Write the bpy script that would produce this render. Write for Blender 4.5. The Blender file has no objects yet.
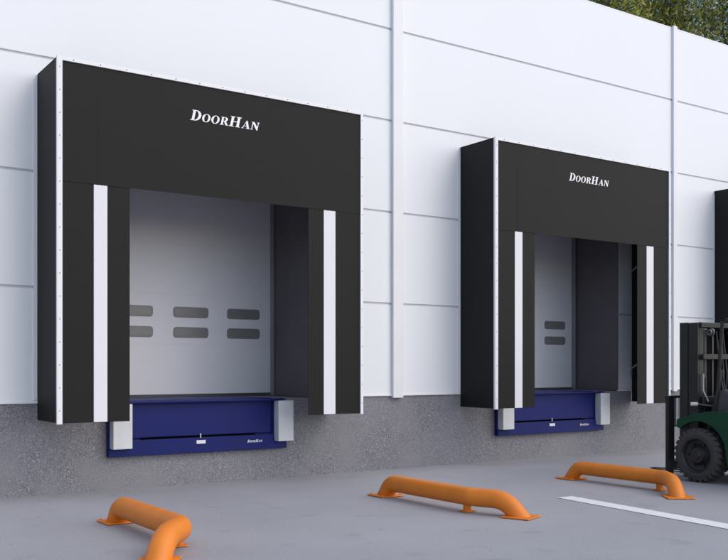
import bpy, bmesh, math, random
from mathutils import Vector, Matrix
R = math.radians
rnd = random.Random(7)
scene = bpy.context.scene
col = scene.collection

# ------------------------------------------------------------------ camera
cd = bpy.data.cameras.new('camera')
cam = bpy.data.objects.new('camera', cd)
col.objects.link(cam)
cam.location = (-2.574, -9.4512, 1.2762)
cam.rotation_euler = (R(90), 0, -0.6012)
cd.sensor_width = 36.0
cd.lens = 938.73 / 728 * 36.0
cd.shift_y = (366.88 - 280) / 728
cd.clip_start = 0.05
cd.clip_end = 3000
scene.camera = cam

# ------------------------------------------------------------------ sky, sun, exposure
SUN_AZ = 33      # degrees to the right of straight out from the wall
SUN_EL = 42
world = bpy.data.worlds.new('World')
scene.world = world
world.use_nodes = True
wn = world.node_tree
for n in list(wn.nodes): wn.nodes.remove(n)
sky = wn.nodes.new('ShaderNodeTexSky')
sky.sky_type = 'NISHITA'
sky.sun_disc = False
sky.sun_elevation = R(SUN_EL)
sky.sun_rotation = R(180 - SUN_AZ)
sky.air_density = 1.0
sky.dust_density = 2.0
sky.ozone_density = 1.0
bg = wn.nodes.new('ShaderNodeBackground')
bg.inputs['Strength'].default_value = 0.14
wo = wn.nodes.new('ShaderNodeOutputWorld')
wn.links.new(sky.outputs[0], bg.inputs[0])
wn.links.new(bg.outputs[0], wo.inputs[0])

sd = bpy.data.lights.new('sun', 'SUN')
sd.energy = 1.15
sd.angle = R(115)
sd.color = (1.0, 0.97, 0.93)
sun = bpy.data.objects.new('sun', sd)
col.objects.link(sun)
to_sun = Vector((math.sin(R(SUN_AZ)) * math.cos(R(SUN_EL)), -math.cos(R(SUN_AZ)) * math.cos(R(SUN_EL)), math.sin(R(SUN_EL))))
sun.rotation_euler = to_sun.to_track_quat('Z', 'Y').to_euler()
sun.location = (0, -20, 30)

scene.render.engine = 'CYCLES'
vs = scene.view_settings
vs.view_transform = 'Standard'
vs.look = 'None'
vs.exposure = 0.36
vs.gamma = 1.0
vs.use_curve_mapping = False

# ------------------------------------------------------------------ materials
def srgb(r, g, b):
    f = lambda c: (c / 255 / 12.92) if c / 255 <= 0.04045 else ((c / 255 + 0.055) / 1.055) ** 2.4
    return (f(r), f(g), f(b), 1)

def mat(name, c, rough=0.6, metal=0.0, var=0.08, vscale=3.0, bump=0.0, bscale=200.0, spec=0.5, coat=0.0):
    """Principled material with a soft procedural colour and roughness variation."""
    m = bpy.data.materials.new(name)
    m.use_nodes = True
    nt = m.node_tree
    b = nt.nodes['Principled BSDF']
    b.inputs['Roughness'].default_value = rough
    b.inputs['Metallic'].default_value = metal
    b.inputs['Specular IOR Level'].default_value = spec
    b.inputs['Coat Weight'].default_value = coat
    tc = nt.nodes.new('ShaderNodeTexCoord')
    ns = nt.nodes.new('ShaderNodeTexNoise')
    ns.inputs['Scale'].default_value = vscale
    ns.inputs['Detail'].default_value = 6
    nt.links.new(tc.outputs['Object'], ns.inputs['Vector'])
    mx = nt.nodes.new('ShaderNodeMix'); mx.data_type = 'RGBA'
    mx.inputs[6].default_value = tuple(x * (1 - var) for x in c[:3]) + (1,)
    mx.inputs[7].default_value = tuple(min(1, x * (1 + var)) for x in c[:3]) + (1,)
    rp = nt.nodes.new('ShaderNodeMapRange')
    rp.inputs[1].default_value = 0.3; rp.inputs[2].default_value = 0.7
    nt.links.new(ns.outputs[0], rp.inputs[0])
    nt.links.new(rp.outputs[0], mx.inputs[0])
    nt.links.new(mx.outputs[2], b.inputs['Base Color'])
    rr = nt.nodes.new('ShaderNodeMapRange')
    rr.inputs[3].default_value = max(0.02, rough - 0.07); rr.inputs[4].default_value = min(1, rough + 0.07)
    nt.links.new(ns.outputs[0], rr.inputs[0])
    nt.links.new(rr.outputs[0], b.inputs['Roughness'])
    if bump:
        n2 = nt.nodes.new('ShaderNodeTexNoise')
        n2.inputs['Scale'].default_value = bscale
        n2.inputs['Detail'].default_value = 3
        nt.links.new(tc.outputs['Object'], n2.inputs['Vector'])
        bp = nt.nodes.new('ShaderNodeBump')
        bp.inputs['Strength'].default_value = bump
        bp.inputs['Distance'].default_value = 0.004
        nt.links.new(n2.outputs[0], bp.inputs['Height'])
        nt.links.new(bp.outputs[0], b.inputs['Normal'])
    return m

M = {}
M['panel'] = mat('white_panel', (0.785, 0.805, 0.835), 0.45, var=0.016, vscale=0.5)
M['trim'] = mat('white_trim', (0.78, 0.78, 0.80), 0.4, var=0.02)
M['groove'] = mat('panel_groove', (0.58, 0.58, 0.61), 0.7, var=0.05)
M['stripe'] = mat('white_stripe', (0.73, 0.73, 0.76), 0.5, var=0.02)
M['fabric'] = mat('black_fabric', (0.0125, 0.0122, 0.0122), 0.62, var=0.14, vscale=1.2, bump=0.10, bscale=90, spec=0.2)
M['jamb'] = mat('dark_jamb', (0.135, 0.125, 0.138), 0.6, var=0.08)
M['door'] = mat('door_panel', (0.74, 0.745, 0.80), 0.45, var=0.02)
M['window'] = mat('door_window', (0.20, 0.20, 0.205), 0.3, var=0.08, vscale=6)
M['window_rim'] = mat('door_window_rim', (0.21, 0.21, 0.215), 0.45, var=0.05)
M['rail'] = mat('galvanised_rail', (0.33, 0.33, 0.36), 0.45, metal=0.5)
M['blue'] = mat('blue_paint', (0.003, 0.009, 0.115), 0.5, var=0.10, vscale=2.5, spec=0.25)
M['slot_shade'] = mat('black_gap_shade', (0.002, 0.002, 0.004), 0.9, spec=0.0)  # near-black colour standing in for the shade inside the lip gap
M['buffer'] = mat('grey_bumper', (0.62, 0.64, 0.66), 0.55, var=0.05, vscale=8)
M['orange'] = mat('orange_paint', (0.72, 0.205, 0.012), 0.5, var=0.09, vscale=5, bump=0.08, bscale=140)
M['white_text'] = mat('white_lettering', (0.85, 0.85, 0.86), 0.5, var=0.01)
M['screw'] = mat('dark_screw', (0.10, 0.10, 0.11), 0.5)
M['black_metal'] = mat('black_metal', (0.014, 0.014, 0.015), 0.45, var=0.2, vscale=12)
M['grey_metal'] = mat('dark_grey_plastic', (0.060, 0.060, 0.066), 0.5, var=0.15, vscale=8)
M['chrome'] = mat('chrome_rod', (0.62, 0.62, 0.62), 0.35, metal=0.7)
M['green'] = mat('green_paint', (0.003, 0.055, 0.024), 0.35, var=0.08, vscale=4, spec=0.35)
M['tyre'] = mat('tyre_rubber', (0.052, 0.050, 0.048), 0.8, var=0.2, vscale=20)
M['rim'] = mat('dark_rim', (0.020, 0.020, 0.022), 0.5, var=0.2, vscale=12)
M['hose'] = mat('grey_hose', (0.5, 0.5, 0.5), 0.4)
M['lamp'] = mat('lamp_glass', (0.55, 0.55, 0.52), 0.2)
M['roof'] = mat('roof_membrane', (0.35, 0.35, 0.36), 0.8)
M['bark'] = mat('bark', (0.09, 0.07, 0.05), 0.9, var=0.3, vscale=8, bump=0.6, bscale=20)
M['line'] = mat('road_paint', (0.78, 0.78, 0.80), 0.6, var=0.04, vscale=14, bump=0.1)

def leaf_mat(name, c):
    m = mat(name, c, 0.55, var=0.45, vscale=0.55)
    nt = m.node_tree; b = nt.nodes['Principled BSDF']
    tr = nt.nodes.new('ShaderNodeBsdfTranslucent')
    tr.inputs[0].default_value = (c[0] * 1.5, c[1] * 1.5, c[2] * 0.8, 1)
    ms = nt.nodes.new('ShaderNodeMixShader'); ms.inputs[0].default_value = 0.3
    nt.links.new(b.outputs[0], ms.inputs[1]); nt.links.new(tr.outputs[0], ms.inputs[2])
    nt.links.new(ms.outputs[0], nt.nodes['Material Output'].inputs['Surface'])
    return m
LEAF = [leaf_mat('leaf_olive', (0.19, 0.20, 0.030)), leaf_mat('leaf_green', (0.10, 0.125, 0.022)),
        leaf_mat('leaf_dark', (0.045, 0.062, 0.018)), leaf_mat('leaf_pale', (0.34, 0.33, 0.08))]

# speckled plinth render
def plinth_mat():
    m = mat('speckled_plinth', (0.20, 0.196, 0.218), 0.85, var=0.10, vscale=1.6, bump=0.5, bscale=110)
    nt = m.node_tree; b = nt.nodes['Principled BSDF']
    src = b.inputs['Base Color'].links[0].from_socket
    tc = [n for n in nt.nodes if n.type == 'TEX_COORD'][0]
    last = src
    for sc, lo, hi, colr in ((125, 0.575, 0.67, (0.46, 0.46, 0.48, 1)), (105, 0.575, 0.67, (0.05, 0.05, 0.06, 1)), (2.2, 0.45, 0.75, (0.23, 0.228, 0.245, 1))):
        n = nt.nodes.new('ShaderNodeTexNoise'); n.inputs['Scale'].default_value = sc; n.inputs['Detail'].default_value = 2
        mp = nt.nodes.new('ShaderNodeMapping'); mp.inputs[1].default_value = (sc, sc * 2, 0)
        nt.links.new(tc.outputs['Object'], mp.inputs[0]); nt.links.new(mp.outputs[0], n.inputs['Vector'])
        r = nt.nodes.new('ShaderNodeMapRange'); r.inputs[1].default_value = lo; r.inputs[2].default_value = hi
        nt.links.new(n.outputs[0], r.inputs[0])
        mx = nt.nodes.new('ShaderNodeMix'); mx.data_type = 'RGBA'
        nt.links.new(r.outputs[0], mx.inputs[0]); nt.links.new(last, mx.inputs[6]); mx.inputs[7].default_value = colr
        last = mx.outputs[2]
    nt.links.new(last, b.inputs['Base Color'])
    return m
M['plinth'] = plinth_mat()

def ground_mat():
    m = mat('pale_concrete', (0.33, 0.33, 0.352), 0.75, var=0.07, vscale=0.7, bump=0.25, bscale=70)
    nt = m.node_tree; b = nt.nodes['Principled BSDF']
    src = b.inputs['Base Color'].links[0].from_socket
    tc = [n for n in nt.nodes if n.type == 'TEX_COORD'][0]
    last = src
    for sc, lo, hi, colr, fac in ((75, 0.56, 0.70, (0.17, 0.17, 0.185, 1), 0.6), (60, 0.57, 0.70, (0.42, 0.425, 0.445, 1), 0.6),
                                  (3.2, 0.60, 0.78, (0.21, 0.21, 0.225, 1), 0.5), (8, 0.70, 0.74, (0.13, 0.13, 0.14, 1), 0.7)):
        n = nt.nodes.new('ShaderNodeTexNoise'); n.inputs['Scale'].default_value = sc; n.inputs['Detail'].default_value = 4
        mp = nt.nodes.new('ShaderNodeMapping'); mp.inputs[1].default_value = (sc, sc * 3, 0)
        nt.links.new(tc.outputs['Object'], mp.inputs[0]); nt.links.new(mp.outputs[0], n.inputs['Vector'])
        r = nt.nodes.new('ShaderNodeMapRange'); r.inputs[1].default_value = lo; r.inputs[2].default_value = hi; r.inputs[4].default_value = fac
        nt.links.new(n.outputs[0], r.inputs[0])
        mx = nt.nodes.new('ShaderNodeMix'); mx.data_type = 'RGBA'
        nt.links.new(r.outputs[0], mx.inputs[0]); nt.links.new(last, mx.inputs[6]); mx.inputs[7].default_value = colr
        last = mx.outputs[2]
    nt.links.new(last, b.inputs['Base Color'])
    return m
M['ground'] = ground_mat()

# ------------------------------------------------------------------ mesh helpers
class MB:
    def __init__(self): self.v = []; self.f = []; self.mi = []
    def face(self, pts, mi=0):
        n = len(self.v); self.v += [tuple(p) for p in pts]; self.f.append(tuple(range(n, n + len(pts)))); self.mi.append(mi)
    def box(self, a, b, mi=0):
        x0, y0, z0 = [min(p, q) for p, q in zip(a, b)]; x1, y1, z1 = [max(p, q) for p, q in zip(a, b)]
        n = len(self.v)
        self.v += [(x0,y0,z0),(x1,y0,z0),(x1,y1,z0),(x0,y1,z0),(x0,y0,z1),(x1,y0,z1),(x1,y1,z1),(x0,y1,z1)]
        for q in ((0,3,2,1),(4,5,6,7),(0,1,5,4),(1,2,6,5),(2,3,7,6),(3,0,4,7)):
            self.f.append(tuple(n + i for i in q)); self.mi.append(mi)
        return self
    def prism(self, poly, axis, a, b, mi=0):
        """poly: 2D outline; axis 'x': (y,z) pairs, 'y': (x,z), 'z': (x,y); extruded from a to b"""
        mk = {'x': lambda p, t: (t, p[0], p[1]), 'y': lambda p, t: (p[0], t, p[1]), 'z': lambda p, t: (p[0], p[1], t)}[axis]
        n = len(self.v); k = len(poly)
        self.v += [mk(p, a) for p in poly] + [mk(p, b) for p in poly]
        self.f.append(tuple(range(n, n + k))[::-1]); self.mi.append(mi)
        self.f.append(tuple(range(n + k, n + 2 * k))); self.mi.append(mi)
        for i in range(k):
            j = (i + 1) % k
            self.f.append((n + i, n + j, n + k + j, n + k + i)); self.mi.append(mi)
        return self
    def tube(self, pts, r, seg=16, caps=True, mi=0):
        pts = [Vector(p) for p in pts]; rr = r if isinstance(r, (list, tuple)) else [r] * len(pts)
        n0 = len(self.v); t0 = (pts[1] - pts[0]).normalized()
        u = t0.orthogonal().normalized()
        for i, p in enumerate(pts):
            t = ((pts[min(i + 1, len(pts) - 1)] - p).normalized() + (p - pts[max(i - 1, 0)]).normalized())
            t = t.normalized() if t.length > 1e-6 else t0
            u = (u - t * u.dot(t)).normalized(); w = t.cross(u)
            for k in range(seg):
                a = 2 * math.pi * k / seg
                self.v.append(tuple(p + (u * math.cos(a) + w * math.sin(a)) * rr[i]))
        for i in range(len(pts) - 1):
            for k in range(seg):
                k2 = (k + 1) % seg
                self.f.append((n0 + i*seg + k, n0 + i*seg + k2, n0 + (i+1)*seg + k2, n0 + (i+1)*seg + k)); self.mi.append(mi)
        if caps:
            self.f.append(tuple(n0 + k for k in range(seg))[::-1]); self.mi.append(mi)
            e = n0 + (len(pts) - 1) * seg
            self.f.append(tuple(e + k for k in range(seg))); self.mi.append(mi)
        return self
    def lathe_x(self, prof, c, seg=48, mi=0):
        """profile of (x, r) pairs spun about an axis along x through c (y, z)"""
        n0 = len(self.v)
        for x, r in prof:
            for k in range(seg):
                a = 2 * math.pi * k / seg
                self.v.append((x, c[0] + r * math.cos(a), c[1] + r * math.sin(a)))
        for i in range(len(prof) - 1):
            for k in range(seg):
                k2 = (k + 1) % seg
                self.f.append((n0 + i*seg + k, n0 + i*seg + k2, n0 + (i+1)*seg + k2, n0 + (i+1)*seg + k)); self.mi.append(mi)
        return self
    def build(self, name, mats, parent=None, bevel=0.0, smooth=False, seg=2):
        me = bpy.data.meshes.new(name)
        me.from_pydata(self.v, [], self.f)
        for m in (mats if isinstance(mats, (list, tuple)) else [mats]): me.materials.append(m)
        me.polygons.foreach_set('material_index', self.mi)
        bm = bmesh.new(); bm.from_mesh(me); bmesh.ops.recalc_face_normals(bm, faces=bm.faces); bm.to_mesh(me); bm.free()
        if smooth:
            me.polygons.foreach_set('use_smooth', [True] * len(me.polygons))
            if hasattr(me, 'set_sharp_from_angle'): me.set_sharp_from_angle(angle=R(40))
        me.update()
        o = bpy.data.objects.new(name, me); col.objects.link(o)
        if parent is not None: o.parent = parent
        if bevel:
            b = o.modifiers.new('bevel', 'BEVEL'); b.width = bevel; b.segments = seg; b.limit_method = 'ANGLE'; b.angle_limit = R(50)
            b.harden_normals = False
        return o

def tag(o, label=None, cat=None, group=None, kind=None):
    if label: o['label'] = label
    if cat: o['category'] = cat
    if group: o['group'] = group
    if kind: o['kind'] = kind
    return o

def thing(name, loc, label, cat, group=None, rz=0.0):
    o = bpy.data.objects.new(name, None); col.objects.link(o)
    o.empty_display_size = 0.2
    o.location = loc; o.rotation_euler = (0, 0, rz)
    return tag(o, label, cat, group)

def copy_thing(src, loc, label, rz=None):
    c = src.copy(); col.objects.link(c); c.location = loc
    if rz is not None: c.rotation_euler = (0, 0, rz)
    c['label'] = label
    for ch in list(src.children):
        d = ch.copy(); col.objects.link(d); d.parent = c
        for g in list(ch.children):
            e = g.copy(); col.objects.link(e); e.parent = d
    return c

# lettering: hand drawn bold serif capitals
def arc(cx, cy, rx, ry, a0, a1, n=14):
    return [(cx + rx * math.cos(R(a0 + (a1 - a0) * i / n)), cy + ry * math.sin(R(a0 + (a1 - a0) * i / n))) for i in range(n + 1)]
STEM = [(0, 1), (0, .955), (.1, .93), (.1, .07), (0, .045)]
GLYPH = {
 'D': (.80, [[(0, 0)] + arc(.34, .5, .43, .5, -90, 90) + STEM, [(.29, .065)] + arc(.31, .5, .245, .435, -90, 90) + [(.29, .935)]]),
 'O': (.86, [arc(.41, .5, .41, .515, 0, 350, 30), arc(.41, .5, .20, .455, 0, 350, 30)]),
 'R': (.86, [[(0, 0), (.4, 0), (.4, .045), (.3, .07), (.3, .46), (.36, .46), (.60, 0), (.86, 0), (.86, .045), (.79, .07), (.56, .50)]
             + arc(.42, .745, .31, .255, -50, 90) + STEM, [(.3, .525)] + arc(.36, .735, .14, .21, -90, 90) + [(.3, .945)]]),
 'H': (.96, [[(0, 0), (.4, 0), (.4, .045), (.3, .07), (.3, .47), (.6, .47), (.6, .07), (.5, .045), (.5, 0), (.9, 0), (.9, .045), (.8, .07), (.8, .93),
              (.9, .955), (.9, 1), (.5, 1), (.5, .955), (.6, .93), (.6, .54), (.3, .54), (.3, .93), (.4, .955), (.4, 1)] + STEM]),
 'A': (.88, [[(0, 0), (.26, 0), (.26, .045), (.17, .07), (.23, .28), (.51, .28), (.57, .07), (.47, .045), (.47, 0), (.87, 0), (.87, .045), (.80, .07),
              (.51, 1.01), (.41, 1.01), (.1, .07), (0, .045)], [(.25, .345), (.48, .345), (.37, .74)]]),
 'N': (.88, [[(0, 0), (.28, 0), (.28, .045), (.19, .07), (.19, .76), (.66, -.02), (.76, -.02), (.76, .93), (.86, .955), (.86, 1), (.58, 1), (.58, .955),
              (.68, .93), (.68, .40), (.29, 1), (0, 1), (0, .955), (.1, .92), (.1, .07), (0, .045)]]),
}
def lettering(text, x0, x1, z0, cap, y, name, material, parent, small=0.78, shear=0.24, gap=0.06):
    """letters standing in the plane y, caps full height and the rest small caps"""
    loops = []; pen = 0.0
    for i, ch in enumerate(text):
        s = 1.0 if i in (0, 4) else small
        w, ls = GLYPH[ch]
        for lp in ls: loops.append([(pen + px * s, pz * s) for px, pz in lp])
        pen += (w + gap) * s
    k = (x1 - x0 - shear * cap * small) / (pen * 1.0)
    cu = bpy.data.curves.new(name, 'CURVE'); cu.dimensions = '2D'; cu.fill_mode = 'BOTH'; cu.extrude = 0.0004
    for lp in loops:
        sp = cu.splines.new('POLY'); sp.points.add(len(lp) - 1); sp.use_cyclic_u = True
        for pt, (a, b) in zip(sp.points, lp): pt.co = (a * k + b * cap * shear, b * cap, 0, 1)
    tmp = bpy.data.objects.new(name, cu); col.objects.link(tmp)
    dg = bpy.context.evaluated_depsgraph_get(); dg.update()
    me = bpy.data.meshes.new_from_object(tmp.evaluated_get(dg))
    bpy.data.objects.remove(tmp); bpy.data.curves.remove(cu)
    me.transform(Matrix.Translation((x0, y, z0)) @ Matrix.Rotation(R(90), 4, 'X'))
    me.materials.clear(); me.materials.append(material); me.name = name
    o = bpy.data.objects.new(name, me); col.objects.link(o); o.parent = parent
    return o

# ------------------------------------------------------------------ ground
g = MB(); g.face([(-400, -400, 0), (400, -400, 0), (400, 600, 0), (-400, 600, 0)])
tag(g.build('ground', M['ground']), kind='structure')
ln = MB(); ln.face([(4.14, -2.98, .004), (3.64, -8.2, .004), (3.85, -8.2, .004), (4.34, -2.99, .004)])
tag(ln.build('parking_line', M['line']), kind='structure')

# ------------------------------------------------------------------ warehouse
ZD = 0.9206; P = 1.1403; BAY = 5.436; ZR = 6.60
OX0, OX1, OZ1, DEEP = 0.29, 3.125, 3.80, 0.85       # door opening, relative to each dock
XL, XR, YB = -12.0, 40.0, 11.0
bays = [-BAY, 0.0, BAY, 2 * BAY, 3 * BAY, 4 * BAY]
opens = [(b + OX0 - (.03 if b else 0), b + OX1 - (.03 if b else 0)) for b in bays if b >= 0 and b <= 2 * BAY]
wh = thing('warehouse', (0, 0, 0), 'long white warehouse wall of wide horizontal panels on a grey speckled plinth', 'building')
w = MB(); gp = 0.009
def wall_piece(x0, x1, z0, z1, top=False):
    # one panel face with chamfered horizontal joints
    c = 0.006
    if top:
        w.face([(x0, 0, z0 + c), (x1, 0, z0 + c), (x1, 0, z1), (x0, 0, z1)])
        w.face([(x0, .012, z0), (x1, .012, z0), (x1, 0, z0 + c), (x0, 0, z0 + c)])
        return
    w.face([(x0, 0, z0 + c), (x1, 0, z0 + c), (x1, 0, z1 - c), (x0, 0, z1 - c)])
    w.face([(x0, 0, z1 - c), (x1, 0, z1 - c), (x1, .012, z1), (x0, .012, z1)])
    w.face([(x0, .012, z0), (x1, .012, z0), (x1, 0, z0 + c), (x0, 0, z0 + c)])
for k in range(5):
    z0 = ZD + k * P + (gp if k else 0); z1 = ZD + (k + 1) * P - gp if k < 4 else ZR
    x = XL
    for a, b in opens:
        wall_piece(x, a, z0, z1, k == 4)
        if z0 < OZ1 < z1: wall_piece(a, b, OZ1, z1)
        elif z0 >= OZ1: wall_piece(a, b, z0, z1, k == 4)
        x = b
    wall_piece(x, XR, z0, z1, k == 4)
    if k:    # recessed joint behind the gap
        zz = ZD + k * P; x = XL
        for a, b in opens:
            w.face([(x, .014, zz - gp), (a, .014, zz - gp), (a, .014, zz + gp), (x, .014, zz + gp)], 1)
            if zz > OZ1: w.face([(a, .014, zz - gp), (b, .014, zz - gp), (b, .014, zz + gp), (a, .014, zz + gp)], 1)
            x = b
        w.face([(x, .014, zz - gp), (XR, .014, zz - gp), (XR, .014, zz + gp), (x, .014, zz + gp)], 1)
# end walls, back wall
w.face([(XL, 0, 0), (XL, YB, 0), (XL, YB, ZR), (XL, 0, ZR)]); w.face([(XR, 0, 0), (XR, YB, 0), (XR, YB, ZR), (XR, 0, ZR)])
w.face([(XL, YB, 0), (XR, YB, 0), (XR, YB, ZR), (XL, YB, ZR)])
w.build('wall', [M['panel'], M['groove']], wh)
pl = MB(); pl.box((XL, .012, -.1), (XR, .25, ZD - .004)); pl.build('plinth', M['plinth'], wh)
fl = MB(); x = XL
for a, b in opens: fl.box((x, -.012, ZD - .006), (a, .02, ZD + .016)); x = b
fl.box((x, -.012, ZD - .006), (XR, .02, ZD + .016)); fl.build('base_flashing', M['trim'], wh, bevel=.003)
for b in bays:
    s = MB(); x0 = b + 4.318; wd, dp = (.156, -.05) if b < BAY else (.095, -.04)
    x0 = x0 + (0 if b < BAY else .03)
    s.box((x0, dp, ZD - .03), (x0 + wd, .004, ZR + .045)); s.build('cover_strip', M['trim'], wh, bevel=.006)
cp = MB(); cp.box((XL, .001, ZR), (XR, .26, ZR + .03)); cp.build('parapet_cap', M['trim'], wh, bevel=.004)
rf = MB(); rf.face([(XL, .2, ZR - .35), (XR, .2, ZR - .35), (XR, YB, ZR - .35), (XL, YB, ZR - .35)]); rf.build('roof', M['roof'], wh)
for a, b in opens:      # lining of the recess between the wall face and the door
    j = MB()
    j.box((a - .12, .016, ZD), (a, DEEP + .2, OZ1)); j.box((b, .016, ZD), (b + .12, DEEP + .2, OZ1)); j.box((a - .12, .016, OZ1), (b + .12, DEEP + .2, OZ1 + .12))
    j.build('jamb_lining', M['jamb'], wh, bevel=.004)
    f = MB(); f.box((a - .12, .26, ZD - .2), (b + .12, DEEP + .6, ZD - .003)); f.build('dock_floor', M['plinth'], wh)

# ------------------------------------------------------------------ sectional doors
def make_door(loc, label):
    d = thing('sectional_door', loc, label, 'door', 'sectional doors behind the dock shelters')
    y = DEEP + .05; p = MB(); n = 5; h = (OZ1 + .1 - ZD - .03) / n
    for i in range(n):
        z0 = ZD + .03 + i * h
        p.box((OX0 + .03, y, z0 + .0003), (OX1 - .03 + .07, y + .04, z0 + h - .0003))
    p.box((OX0 + .02, y + .012, ZD + .03), (OX1 + .04, y + .03, OZ1 + .1))
    p.build('door_panel', M['door'], d, bevel=.0004)
    se = MB(); se.box((OX0 + .03, y - .012, ZD - .01), (OX1 + .04, y + .03, ZD + .035)); se.build('bottom_seal', M['grey_metal'], d)
    for row in (1.882, 1.644):
        for cxx in (0.64, 1.336, 2.035, 2.728):
            wn_ = MB()
            def rr(hw, hh, r):
                o = []
                for sx, sz, a in ((1, 1, 0), (-1, 1, 90), (-1, -1, 180), (1, -1, 270)):
                    o += arc(cxx + sx * (hw - r), row + .04 + sz * (hh - r), r, r, a, a + 90, 5)
                return o
            wn_.prism(rr(.222, .062, .035), 'y', y - .012, y + .006)
            fr = wn_.build('window_frame', M['window_rim'], d, bevel=.003)
            pn = MB(); pn.prism(rr(.205, .046, .022), 'y', y - .014, y - .010); pn.build('window_pane', M['window'], fr)
    for xx in (OX0 + .005, OX1 - .045 + .02):
        r_ = MB(); r_.box((xx, y - .075, ZD), (xx + .022, y - .005, OZ1 + .1)); r_.box((xx - .004, y - .035, ZD), (xx + .03, y - .028, OZ1 + .1))
        r_.build('guide_rail', M['rail'], d, bevel=.002)
    return d
door0 = make_door((0, 0, 0), 'pale grey sectional door with the most small dark windows in view, behind the larger near dock shelter')
copy_thing(door0, (BAY - .045, 0, 0), 'pale grey sectional door showing only two small dark windows, behind the middle dock shelter')
copy_thing(door0, (2 * BAY - .045, 0, 0), 'pale grey sectional door hidden inside the dock shelter beyond the forklift')

# ------------------------------------------------------------------ dock shelters
SD, SB, ST, SW = 0.6727, 0.748, 4.1615, 3.4
def make_shelter(loc, label):
    s = thing('dock_shelter', loc, label, 'dock shelter', 'black dock shelters along the wall')
    t = .03
    for x0, x1 in ((0, t), (SW - t + .02, SW + .02)):
        m = MB(); m.box((x0 + .002, -SD + .02, SB + .004), (x1 - .002, -.004, ST - .012)); m.build('side_wall', M['fabric'], s, bevel=.006)
    m = MB(); m.box((.002, -SD + .02, ST - .012 + .002), (SW + .018, -.004, ST - .002)); m.build('top_cover', M['fabric'], s, bevel=.003)
    # header, a soft sheet that hangs in front of the side curtains
    m = MB(); nx, nz = 24, 6
    def hy(x, z):
        return -SD + .0018 - .0010 * math.sin(3.1 * x + .4) * (1 - (z - 3.0) / 1.12) - .0004 * math.sin(9 * x + z)
    H = [[(.044 + (SW - .044 - .004) * i / nx, 0, 3.008 + (ST - .035 - 3.008) * k / nz) for i in range(nx + 1)] for k in range(nz + 1)]
    for k in range(nz):
        for i in range(nx):
            q = [H[k][i], H[k][i + 1], H[k + 1][i + 1], H[k + 1][i]]
            m.face([(a, hy(a, c), c) for a, _, c in q]); m.face([(a, hy(a, c) + .002, c) for a, _, c in q])
    for i in range(nx):
        a, b = H[0][i], H[0][i + 1]
        m.face([(a[0], hy(a[0], a[2]), a[2]), (b[0], hy(b[0], b[2]), b[2]), (b[0], hy(b[0], b[2]) + .002, b[2]), (a[0], hy(a[0], a[2]) + .002, a[2])])
    hd = m.build('head_curtain', M['fabric'], s, smooth=True)
    m = MB(); m.box((.385, -SD - .0006, 3.03), (.388, -SD + .003, 3.83)); m.build('seam', M['fabric'], hd)
    lettering('DOORHAN', 1.325, 2.125, 3.764, .106, -SD - .0008, 'lettering', M['white_text'], s)
    for x0, x1, a, b in ((.03, .700, .345, .476), (2.715, SW - .005, 2.912, 3.063)):
        m = MB(); m.box((x0, -SD + .006, SB + .002), (x1, -SD + .012, 3.2))
        c = m.build('side_curtain', M['fabric'], s, bevel=.002)
        m = MB(); m.box((a, -SD + .001, SB + .005), (b, -SD + .0055, 3.004)); m.build('guide_stripe', M['stripe'], c)
    # aluminium edge profiles with their screws
    m = MB(); m.box((-.004, -SD - .012, SB - .006), (.046, -SD + .018, ST))
    for i in range(16): m.tube([(.021, -SD - .0125, SB + .12 + i * .213), (.021, -SD - .014, SB + .12 + i * .213)], .0055, 8, mi=1)
    m.build('edge_trim', [M['trim'], M['screw']], s, bevel=.003)
    m = MB(); m.box((SW - .004, -SD - .012, SB - .006), (SW + .030, -SD + .018, ST))
    for i in range(16): m.tube([(SW + .013, -SD - .0125, SB + .12 + i * .213), (SW + .013, -SD - .014, SB + .12 + i * .213)], .0055, 8, mi=1)
    m.build('edge_trim', [M['trim'], M['screw']], s, bevel=.003)
    m = MB(); m.box((.046, -SD - .012, ST - .036), (SW - .004, -SD + .018, ST))
    for i in range(13): m.tube([(.15 + i * .255, -SD - .0125, ST - .018), (.15 + i * .255, -SD - .016, ST - .018)], .0055, 8, mi=1)
    m.build('edge_trim', [M['trim'], M['screw']], s, bevel=.003)
    # flanges against the wall and the folding arms inside
    for x0, x1 in ((-.035, 0), (SW + .02, SW + .05)):
        m = MB(); m.box((x0, -.012, ZD + .03), (x1, -.001, ST - .05)); m.build('wall_flange', M['trim'], s)
    for xs in (.05, SW - .035):
        for z in (1.25, 2.72):
            m = MB(); m.tube([(xs, -.02, z), (xs, -SD + .05, z + .34)], .014, 8); m.tube([(xs, -.02, z + .02), (xs, -.02, z - .12)], .018, 8)
            m.build('folding_arm', M['rail'], s)
    return s
sh0 = make_shelter((0, 0, 0), 'largest black dock shelter, nearest, around the door with the most windows')
copy_thing(sh0, (BAY, 0, 0), 'middle black dock shelter between the near shelter and the forklift')
copy_thing(sh0, (2 * BAY, 0, 0), 'black dock shelter cut off by the right edge, behind the forklift')

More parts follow.
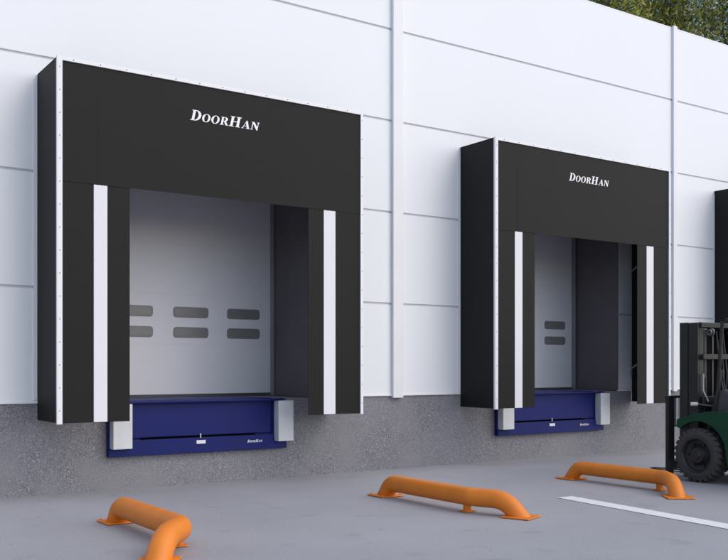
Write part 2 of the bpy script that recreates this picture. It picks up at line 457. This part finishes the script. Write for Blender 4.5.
# ------------------------------------------------------------------ dock levellers
def make_leveller(loc, label):
    d = thing('dock_leveller', loc, label, 'dock leveller', 'blue dock levellers under the doors')
    x0, x1, zb = .70, 2.795, .347
    m = MB()
    m.box((x0, -.028, zb + .002), (x0 + .17, .008, .895)); m.box((x1 - .17, -.028, zb + .002), (x1, .008, .895)); m.box((x0 + .17, -.012, .50), (x1 - .17, .006, .895))
    m.box((x1 - .20, -.034, .52), (x1 - .185, -.012, .895)); m.box((x0 + .185, -.034, .52), (x0 + .20, -.012, .895))
    m.build('frame', M['blue'], d, bevel=.004)
    m = MB(); m.box((x0 + .205, -.045, .532), (x1 - .205, -.02, .896)); m.build('lip', M['blue'], d, bevel=.006)
    m = MB(); m.prism([(x0 + .003, zb), (x1 - .003, zb), (x1 - .003, .428), (x1 - .172, .428), (x1 - .172, .516), (x0 + .172, .516), (x0 + .172, .428), (x0 + .003, .428)], 'y', -.060, -.029)
    m.build('toe_beam', M['blue'], d, bevel=.005)
    m = MB(); m.prism([(1.04, .514), (2.40, .514), (2.36, .532), (1.08, .536)], 'y', -.0615, -.03); m.build('lip_slot_shade', M['slot_shade'], d)  # solid black strip painting the shadow under the lip's lower edge
    m = MB(); m.box((x0 + .18, -.03, .90), (x1 - .18, DEEP + .04, ZD + .004)); m.box((x0 + .10, -.125, .898), (x1 - .06, -.03, .918)); m.build('deck', M['blue'], d, bevel=.003)
    m = MB(); m.tube([(x0 + .2, -.035, .893), (x1 - .2, -.035, .893)], .014, 10); m.build('hinge_tube', M['blue'], d, smooth=True)
    m = MB(); m.box((1.672, -.0635, .444), (1.778, -.060, .482)); m.build('notice_plate', M['stripe'], d)
    m = MB(); m.box((1.712, -.070, .508), (1.723, -.060, .555)); m.build('latch_pin', M['buffer'], d, bevel=.002)
    lettering('DOORHAN', 2.285, 2.478, .430, .030, -.0625, 'lettering', M['white_text'], d)
    for a, b in ((.722, .926), (2.640, 2.838)):
        m = MB(); m.box((a, -.14, .432), (b, -.030, .893)); m.build('bumper_block', M['buffer'], d, bevel=.006)
    return d
lv0 = make_leveller((0, 0, 0), 'blue steel dock leveller under the large near shelter, with pale bumper blocks')
copy_thing(lv0, (BAY - .085, 0, 0), 'blue steel dock leveller under the middle shelter, with pale bumper blocks')
copy_thing(lv0, (2 * BAY - .085, 0, 0), 'blue steel dock leveller hidden behind the forklift')

# ------------------------------------------------------------------ orange wheel guides
def fillet(pts, r, n=8):
    pts = [Vector(p) for p in pts]; out = [pts[0]]
    for i in range(1, len(pts) - 1):
        a, b, c = pts[i - 1], pts[i], pts[i + 1]
        u = (a - b).normalized(); v = (c - b).normalized()
        ang = u.angle(v); d = min(r / math.tan(ang / 2), .49 * (a - b).length, .49 * (c - b).length) if i not in () else 0
        p0 = b + u * d; p1 = b + v * d
        for k in range(n + 1):
            t = k / n; out.append((1 - t) ** 2 * p0 + 2 * t * (1 - t) * b + t * t * p1)
    out.append(pts[-1]); return out
def make_guide(loc, label, side, r, L, ex, ey):
    """side -1: the outer end turns to -x, +1: to +x; origin under the end nearest the wall"""
    g_ = thing('wheel_guide', loc, label, 'wheel guide', 'orange pipe wheel guides on the ground')
    za = .138
    path = fillet([(0, .05, -.06), (0, -.10, za), (0, -L + .2, za)], .15, 10)[:-1]
    path += fillet([(0, -L + .2, za), (0, -L, za), (ex * .72, -L + (ey + L) * .72, za)], .22, 8)[:-1]
    path += fillet([(ex * .2, -L + (ey + L) * .2, za), (ex * .72, -L + (ey + L) * .72, za), (ex * 1.08, ey - .03, -.05)], .40, 10)
    # keep the bend in plan a sharp mitre like elbow
    m = MB(); m.tube(path, r, 28); m.build('pipe', M['orange'], g_, smooth=True)
    m = MB(); m.box((-.13, -.13, .004), (.13, .13, .014)); m.build('base_plate', M['orange'], g_, bevel=.003)
    e = MB(); a = math.atan2(ex, -(ey + L)); c, s_ = math.cos(a), math.sin(a)
    q = [(ex + px * c - py * s_ * 1, ey + px * s_ + py * c) for px, py in ((-.13, -.13), (.13, -.13), (.13, .13), (-.13, .13))]
    e.prism(q, 'z', .004, .014); e.build('base_plate', M['orange'], g_, bevel=.003)
    f = MB(); f.tube([(0, -L + .05, .01), (0, -L + .05, za)], .036, 16); f.box((-.055, -L - .005, .004), (.055, -L + .105, .013)); f.build('foot', M['orange'], g_, bevel=.003)
    # bolts
    for bx, by in ((-.105, -.105), (.105, -.105), (-.105, .105), (.105, .105)):
        b = MB(); b.tube([(bx, by, .014), (bx, by, .024)], .012, 6); b.build('bolt', M['orange'], g_)
    return g_
make_guide((.115, -1.95, 0), 'orange pipe wheel guide at the lower left, bending toward the bottom edge of the picture', -1, .087, 1.30, -.33, -1.67)
make_guide((2.85, -1.92, 0), 'orange pipe wheel guide at the centre, between the two others', 1, .081, 1.28, .165, -1.73)
make_guide((5.42, -1.97, 0), 'orange pipe wheel guide in front of the forklift wheel, beside the white line', -1, .075, 1.27, -.30, -1.67)

# ------------------------------------------------------------------ forklift
fk = thing('forklift', (6.85, -3.7, 0), 'dark green forklift with black mast facing the wall, cut off by the right edge', 'forklift')
fk_inv = Matrix.Translation((-6.85, 3.7, 0))
def fpart(m, name, mats, parent=None, **k):
    m.v = [tuple(fk_inv @ Vector(p)) for p in m.v]
    return m.build(name, mats, parent or fk, **k)
WX0, WX1, WY, WZ, WR = 6.30, 6.52, -3.06, .33, .325
def wheel(xo, sgn, wy, wr, wd):
    """xo: outer face x, sgn: +1 when the wheel extends to +x from it"""
    X = lambda t: xo + sgn * t * wd
    m = MB(); n = 26
    m.lathe_x([(X(.06), wr * .60), (X(.0), wr * .66), (X(.0), wr * .82), (X(.08), wr * .93), (X(.5), wr * .955), (X(.92), wr * .93), (X(1), wr * .8), (X(1), wr * .5)], (wy, wr), 52)
    for k in range(n):
        for half in (0, 1):
            a0 = 2 * math.pi * (k + .5 * half) / n; da = 2 * math.pi / n * .27
            pts = []
            xa, xb = (X(.0), X(.52)) if half == 0 else (X(.48), X(1.0))
            for (xx, tw) in ((xa, -.03), (xb, .05)):
                tw = tw if half == 0 else -tw
                for rr_ in (wr * .80 if xx in (X(.0), X(1.0)) else wr * .9, wr * 1.0):
                    for s in (-1, 1):
                        a = a0 + s * da + tw
                        pts.append((xx + (sgn * .012 if rr_ == wr and xx == X(0) else 0), wy + rr_ * math.cos(a), wr + rr_ * math.sin(a)))
            i = len(m.v); m.v += pts
            for q in ((0,1,3,2),(4,6,7,5),(0,4,5,1),(2,3,7,6),(0,2,6,4),(1,5,7,3)):
                m.f.append(tuple(i + j for j in q)); m.mi.append(0)
    w0 = bpy.data.objects.new('wheel', None); col.objects.link(w0); w0.parent = fk; w0.location = (xo - 6.85, wy + 3.7, wr)
    off = Matrix.Translation((-xo, -wy, -wr))
    m.v = [tuple(off @ Vector(p)) for p in m.v]; m.build('tyre', M['tyre'], w0, bevel=.004, smooth=True)
    r_ = MB()
    r_.lathe_x([(X(.02), wr * .665), (X(.0) - sgn * .004, wr * .62), (X(.03), wr * .59), (X(.22), wr * .54), (X(.30), wr * .40), (X(.22), wr * .33), (X(.05), wr * .27), (X(.05), wr * .16), (X(-.02), wr * .13), (X(-.02), .001)], (wy, wr), 40)
    for k in range(6):
        a = 2 * math.pi * k / 6
        r_.tube([(X(.29), wy + wr * .43 * math.cos(a), wr + wr * .43 * math.sin(a)), (X(.20), wy + wr * .43 * math.cos(a), wr + wr * .43 * math.sin(a))], .014, 6)
    r_.v = [tuple(off @ Vector(p)) for p in r_.v]; r_.build('rim', M['rim'], w0, smooth=True)
wheel(6.30, 1, -2.985, .30, .21); wheel(7.42, -1, -2.985, .30, .21)
wheel(6.40, 1, -4.35, .25, .18); wheel(7.32, -1, -4.35, .25, .18)
# green chassis: side profile with the wheel arch cut out, one side each and a body between
arch = arc(-2.985, .315, .35, .36, 48, 182, 22)
side = [(-2.705, .60), (-2.71, .685), (-2.80, .715), (-2.95, .755), (-3.10, .785), (-3.30, .80), (-3.42, .78), (-3.50, .70), (-3.56, .52), (-3.95, .52), (-4.02, .85), (-4.30, .95), (-4.72, .93),
        (-4.78, .55), (-4.72, .30), (-4.64, .30)] + arc(-4.35, .25, .29, .29, 178, 2, 14)[::-1][::-1] 
side = side[:-15] + arc(-4.35, .25, .29, .29, 175, 5, 14)[::1] + [(-3.95, .19), (-3.36, .19)] + arch[::-1]
m = MB(); m.prism(side, 'x', 6.33, 6.46); m.prism(side, 'x', 7.26, 7.39)
m.prism([(-2.98, .22), (-2.98, .74), (-3.30, .79), (-3.42, .77), (-3.56, .50), (-3.95, .50), (-4.02, .84), (-4.6, .9), (-4.6, .25)], 'x', 6.53, 7.19)
fpart(m, 'chassis', M['green'], bevel=.022, seg=3, smooth=True)
m = MB(); m.prism([(-4.45, .30), (-4.45, 1.0), (-4.62, 1.02), (-4.86, .9), (-4.92, .55), (-4.84, .28)], 'x', 6.47, 7.25); fpart(m, 'counterweight', M['black_metal'], bevel=.05, seg=4, smooth=True)
m = MB(); m.box((6.345, -3.93, .28), (6.50, -3.56, .31)); m.box((6.345, -3.93, .44), (6.50, -3.56, .47)); fpart(m, 'step', M['black_metal'], bevel=.005)
# dash cowl and steering
m = MB(); m.prism([(-3.02, .74), (-3.10, 1.0), (-3.20, 1.03), (-3.36, .97), (-3.42, .78)], 'x', 6.48, 7.22); fpart(m, 'dash_cowl', M['grey_metal'], bevel=.03, seg=3, smooth=True)
m = MB(); m.tube([(6.8, -3.3, .95), (6.8, -3.44, 1.10)], .022, 10)
m.tube([(6.8 + .15 * math.cos(a), -3.45 + .12 * math.sin(a), 1.11 + .10 * math.sin(a)) for a in [i * 2 * math.pi / 20 for i in range(21)]], .013, 8, caps=False); fpart(m, 'steering_wheel', M['black_metal'], smooth=True)
m = MB(); m.prism([(-3.72, .84), (-3.72, .94), (-4.08, .92), (-4.16, 1.38), (-4.24, 1.38), (-4.20, .84)], 'x', 6.6, 7.1); m.box((6.58, -4.2, .50), (7.12, -3.78, .84)); fpart(m, 'seat', M['black_metal'], bevel=.04, seg=3, smooth=True)
# mast
for s in (0, 1):
    mir = lambda x: x if s == 0 else 13.62 - x
    m = MB(); m.box((mir(6.40), -2.695, .08), (mir(6.425), -2.805, 1.775)); m.box((mir(6.394), -2.818, .08), (mir(6.425), -2.94, 1.765)); m.box((mir(6.425), -2.695, .08), (mir(6.50), -2.715, 1.775)); m.box((mir(6.425), -2.92, .08), (mir(6.50), -2.94, 1.775))
    m.box((mir(6.43), -2.74, .06), (mir(6.475), -2.905, 1.76)); fpart(m, 'mast_rail', M['black_metal'], bevel=.004)
    m = MB(); m.tube([(mir(6.56), -2.90, .3), (mir(6.56), -2.90, 1.15)], .036, 14); fpart(m, 'lift_cylinder', M['black_metal'], smooth=True)
    m = MB(); m.tube([(mir(6.56), -2.90, 1.15), (mir(6.56), -2.90, 1.70)], .021, 14); fpart(m, 'piston_rod', M['grey_metal'], smooth=True)
    m = MB(); m.tube([(mir(6.61) - .02, -2.95, 1.665), (mir(6.61) + .02, -2.95, 1.665)], .050, 20); fpart(m, 'chain_pulley', M['grey_metal'], bevel=.006, smooth=True)
    m = MB(); m.lathe_x([(mir(6.61) - .024, .018), (mir(6.61) - .03, .020), (mir(6.61) - .03, .034), (mir(6.61) - .02, .036), (mir(6.61) + .02, .036)], (-2.95, 1.665), 24); fpart(m, 'pulley_axle', M['chrome'], smooth=True)
    m = MB(); m.box((mir(6.645), -2.948, .5), (mir(6.670), -2.940, 1.65)); m.box((mir(6.645), -2.862, .5), (mir(6.670), -2.854, 1.65)); fpart(m, 'lift_chain', M['grey_metal'])
    m = MB(); m.box((mir(6.60), -3.02, .50), (mir(6.50), -2.985, .66)); m.tube([(mir(6.53), -3.02, .56), (mir(6.53), -3.30, .66)], .025, 10); fpart(m, 'tilt_cylinder', M['grey_metal'])
for a, b in (((6.43, -2.965, 1.715), (7.19, -2.74, 1.773)), ((6.43, -2.99, 1.36), (7.19, -2.962, 1.42)), ((6.43, -2.99, .86), (7.19, -2.962, .95)), ((6.43, -2.99, .22), (7.19, -2.962, .38))):
    m = MB(); m.box(a, b); fpart(m, 'mast_crossbar', M['black_metal'], bevel=.006)
m = MB(); m.box((6.475, -2.735, .40), (7.145, -2.725, 1.71))
for i in range(9): m.box((6.53 + i * .066, -2.745, .42), (6.545 + i * .066, -2.735, 1.69))
fpart(m, 'mast_shield', M['black_metal'])
m = MB(); m.tube(fillet([(6.46, -2.965, 1.20), (6.46, -2.965, 1.01), (6.50, -3.0, .89)], .08), .0085, 10); fpart(m, 'hydraulic_hose', M['hose'], smooth=True)
for xx in (6.74, 6.80, 6.86):
    m = MB(); m.tube(fillet([(xx, -2.93, 1.68), (xx + .01, -2.98, 1.2), (xx - .02, -2.97, .8), (xx + .05, -3.05, .6)], .1), .012, 8); fpart(m, 'hydraulic_hose', M['black_metal'], smooth=True)
# carriage with its side uprights
m = MB()
m.box((6.42, -2.53, .09), (6.53, -2.485, .915)); m.box((7.09, -2.53, .09), (7.20, -2.485, .915))
m.box((6.42, -2.535, .915), (7.20, -2.48, .945)); m.box((6.53, -2.528, .585), (7.09, -2.488, .60)); m.box((6.42, -2.555, .10), (7.20, -2.533, .20)); m.box((6.70, -2.55, .10), (6.92, -2.49, .915))
fpart(m, 'carriage', M['black_metal'], bevel=.005)
for xx in (6.565, 6.655, 6.965, 7.055):
    m = MB(); m.tube([(xx, -2.505, .60), (xx, -2.505, .915)], .016, 12); fpart(m, 'carriage_rod', M['chrome'], smooth=True)
for xx in (6.50, 7.03):
    m = MB(); m.prism([(-2.475, .60), (-2.475, .03), (-1.78, .008), (-1.78, .018), (-2.43, .045), (-2.44, .60)], 'x', xx, xx + .09); fpart(m, 'fork', M['black_metal'], bevel=.004)
# lamp and overhead guard
m = MB(); m.tube([(6.34, -2.885, .862), (6.40, -2.935, .862)], .022, 12, mi=0); fpart(m, 'headlight', M['lamp'], bevel=.004, smooth=True)
m = MB(); m.tube([(6.39, -2.93, .862), (6.50, -3.06, .84)], .012, 8); fpart(m, 'lamp_bracket', M['grey_metal'])
for xx in (6.47, 7.19):
    m = MB(); m.tube([(xx, -3.10, .78), (xx, -3.14, 1.02), (xx, -3.20, 1.78)], .020, 10); fpart(m, 'guard_pillar', M['black_metal'], smooth=True)
    m = MB(); m.tube([(xx, -4.42, .9), (xx, -4.30, 1.78)], .026, 10); fpart(m, 'guard_pillar', M['black_metal'], smooth=True)
m = MB(); m.box((6.44, -3.25, 1.765), (6.49, -4.35, 1.805)); m.box((7.17, -3.25, 1.765), (7.22, -4.35, 1.805))
for i in range(7): y = -3.21 - i * .185; m.box((6.49, y, 1.772), (7.17, y - .03, 1.80))
fpart(m, 'overhead_guard', M['black_metal'], bevel=.006)
for xx in (6.42, 6.46):
    m = MB(); m.tube([(xx + .12, -3.16, 1.0), (xx + .13, -3.12, 1.22)], .006, 8); m.tube([(xx + .13, -3.12, 1.215), (xx + .13, -3.118, 1.245)], .014, 10); fpart(m, 'control_lever', M['grey_metal'])

# ------------------------------------------------------------------ trees beyond the roof
def make_tree(name, loc, height, spread, label, seed, mats, n_leaf):
    rr = random.Random(seed)
    t = thing(name, loc, label, 'tree', 'trees beyond the warehouse roof')
    m = MB()
    def limb(p, d, ln, r, depth):
        pts = [p]; q = p.copy(); dd = d.copy(); k = 5
        for i in range(k):
            dd = (dd + Vector((rr.uniform(-.18, .18), rr.uniform(-.18, .18), rr.uniform(-.02, .14)))).normalized()
            q = q + dd * ln / k; pts.append(q.copy())
        m.tube(pts, [r * (1 - .6 * i / k) for i in range(k + 1)], 8)
        ends.append(q.copy())
        if depth:
            for j in range(rr.randint(3, 4)):
                b = pts[rr.randint(2, k)]
                a = rr.uniform(0, 6.28)
                nd = (dd * .6 + Vector((math.cos(a), math.sin(a), rr.uniform(.0, .6))) * .8).normalized()
                limb(b, nd, ln * rr.uniform(.5, .7), r * .45, depth - 1)
    ends = []
    tp = [Vector((0, 0, 0)), Vector((rr.uniform(-.2, .2), rr.uniform(-.2, .2), height * .25)), Vector((rr.uniform(-.4, .4), rr.uniform(-.4, .4), height * .5)), Vector((rr.uniform(-.5, .5), rr.uniform(-.5, .5), height * .78))]
    m.tube(tp, [.32, .25, .18, .07], 12)
    for k in range(9):
        f = rr.uniform(.32, .95); b = tp[1].lerp(tp[2], min(1, f * 1.2)) if f < .7 else tp[2].lerp(tp[3], (f - .7) / .3)
        a = k * 2.4 + rr.uniform(-.3, .3)
        limb(b, Vector((math.cos(a), math.sin(a), rr.uniform(.15, .7))).normalized(), spread * rr.uniform(.55, .9), .11, 2)
    m.build('trunk', M['bark'], t, smooth=True)
    cr = MB(); cz = height * .64; hz = height * .37
    clumps = [e for e in ends]
    for k in range(150):
        while True:
            u = Vector((rr.uniform(-1, 1), rr.uniform(-1, 1), rr.uniform(-1, 1)))
            if .25 < u.length < 1: break
        clumps.append(Vector((u.x * spread, u.y * spread, cz + u.z * hz)))
    per = n_leaf // len(clumps) + 1
    for c in clumps:
        cs = rr.uniform(.28, .65); mi = rr.choices(range(len(mats)), [4, 4, 4.5, 1.3][:len(mats)])[0]
        for i in range(per):
            p = c + Vector((rr.gauss(0, cs), rr.gauss(0, cs), rr.gauss(0, cs * .7)))
            s = rr.uniform(.035, .08)
            nrm = Vector((rr.gauss(0, 1), rr.gauss(0, 1), rr.gauss(.5, 1))).normalized()
            a = nrm.orthogonal().normalized(); b = nrm.cross(a); an = rr.uniform(0, 6.28)
            a, b = a * math.cos(an) + b * math.sin(an), b * math.cos(an) - a * math.sin(an)
            cr.face([p - a * s * 1.5, p - b * s * .55 - a * s * .2, p + a * s * 1.5, p + b * s * .55 - a * s * .2], mi if rr.random() < .9 else rr.randrange(len(mats)))
    me = bpy.data.meshes.new('crown'); me.from_pydata(cr.v, [], cr.f)
    for x in mats: me.materials.append(x)
    me.polygons.foreach_set('material_index', cr.mi); me.update()
    o = bpy.data.objects.new('crown', me); col.objects.link(o); o.parent = t
    return t
make_tree('deciduous_tree', (21.5, 14.5, 0), 17.0, 4.2, 'olive green leafy tree rising over the roof, leftmost of the trees in view', 3, LEAF, 34000)
make_tree('deciduous_tree', (26.3, 15.0, 0), 18.0, 3.8, 'yellowish green tree above the second cover strip of the wall', 5, LEAF, 46000)
make_tree('deciduous_tree', (31.8, 15.5, 0), 19.0, 4.2, 'green tree in the top right corner, beside the gap of blue sky', 8, LEAF, 44000)
make_tree('deciduous_tree', (31.0, 25.0, 0), 22.0, 4.8, 'dark green tree seen through the gaps between the nearer trees', 12, [LEAF[1], LEAF[2]], 26000)
make_tree('deciduous_tree', (42.0, 22.0, 0), 26.0, 5.2, 'tallest leafy tree, farthest back at the right edge of the picture', 21, LEAF, 17000)
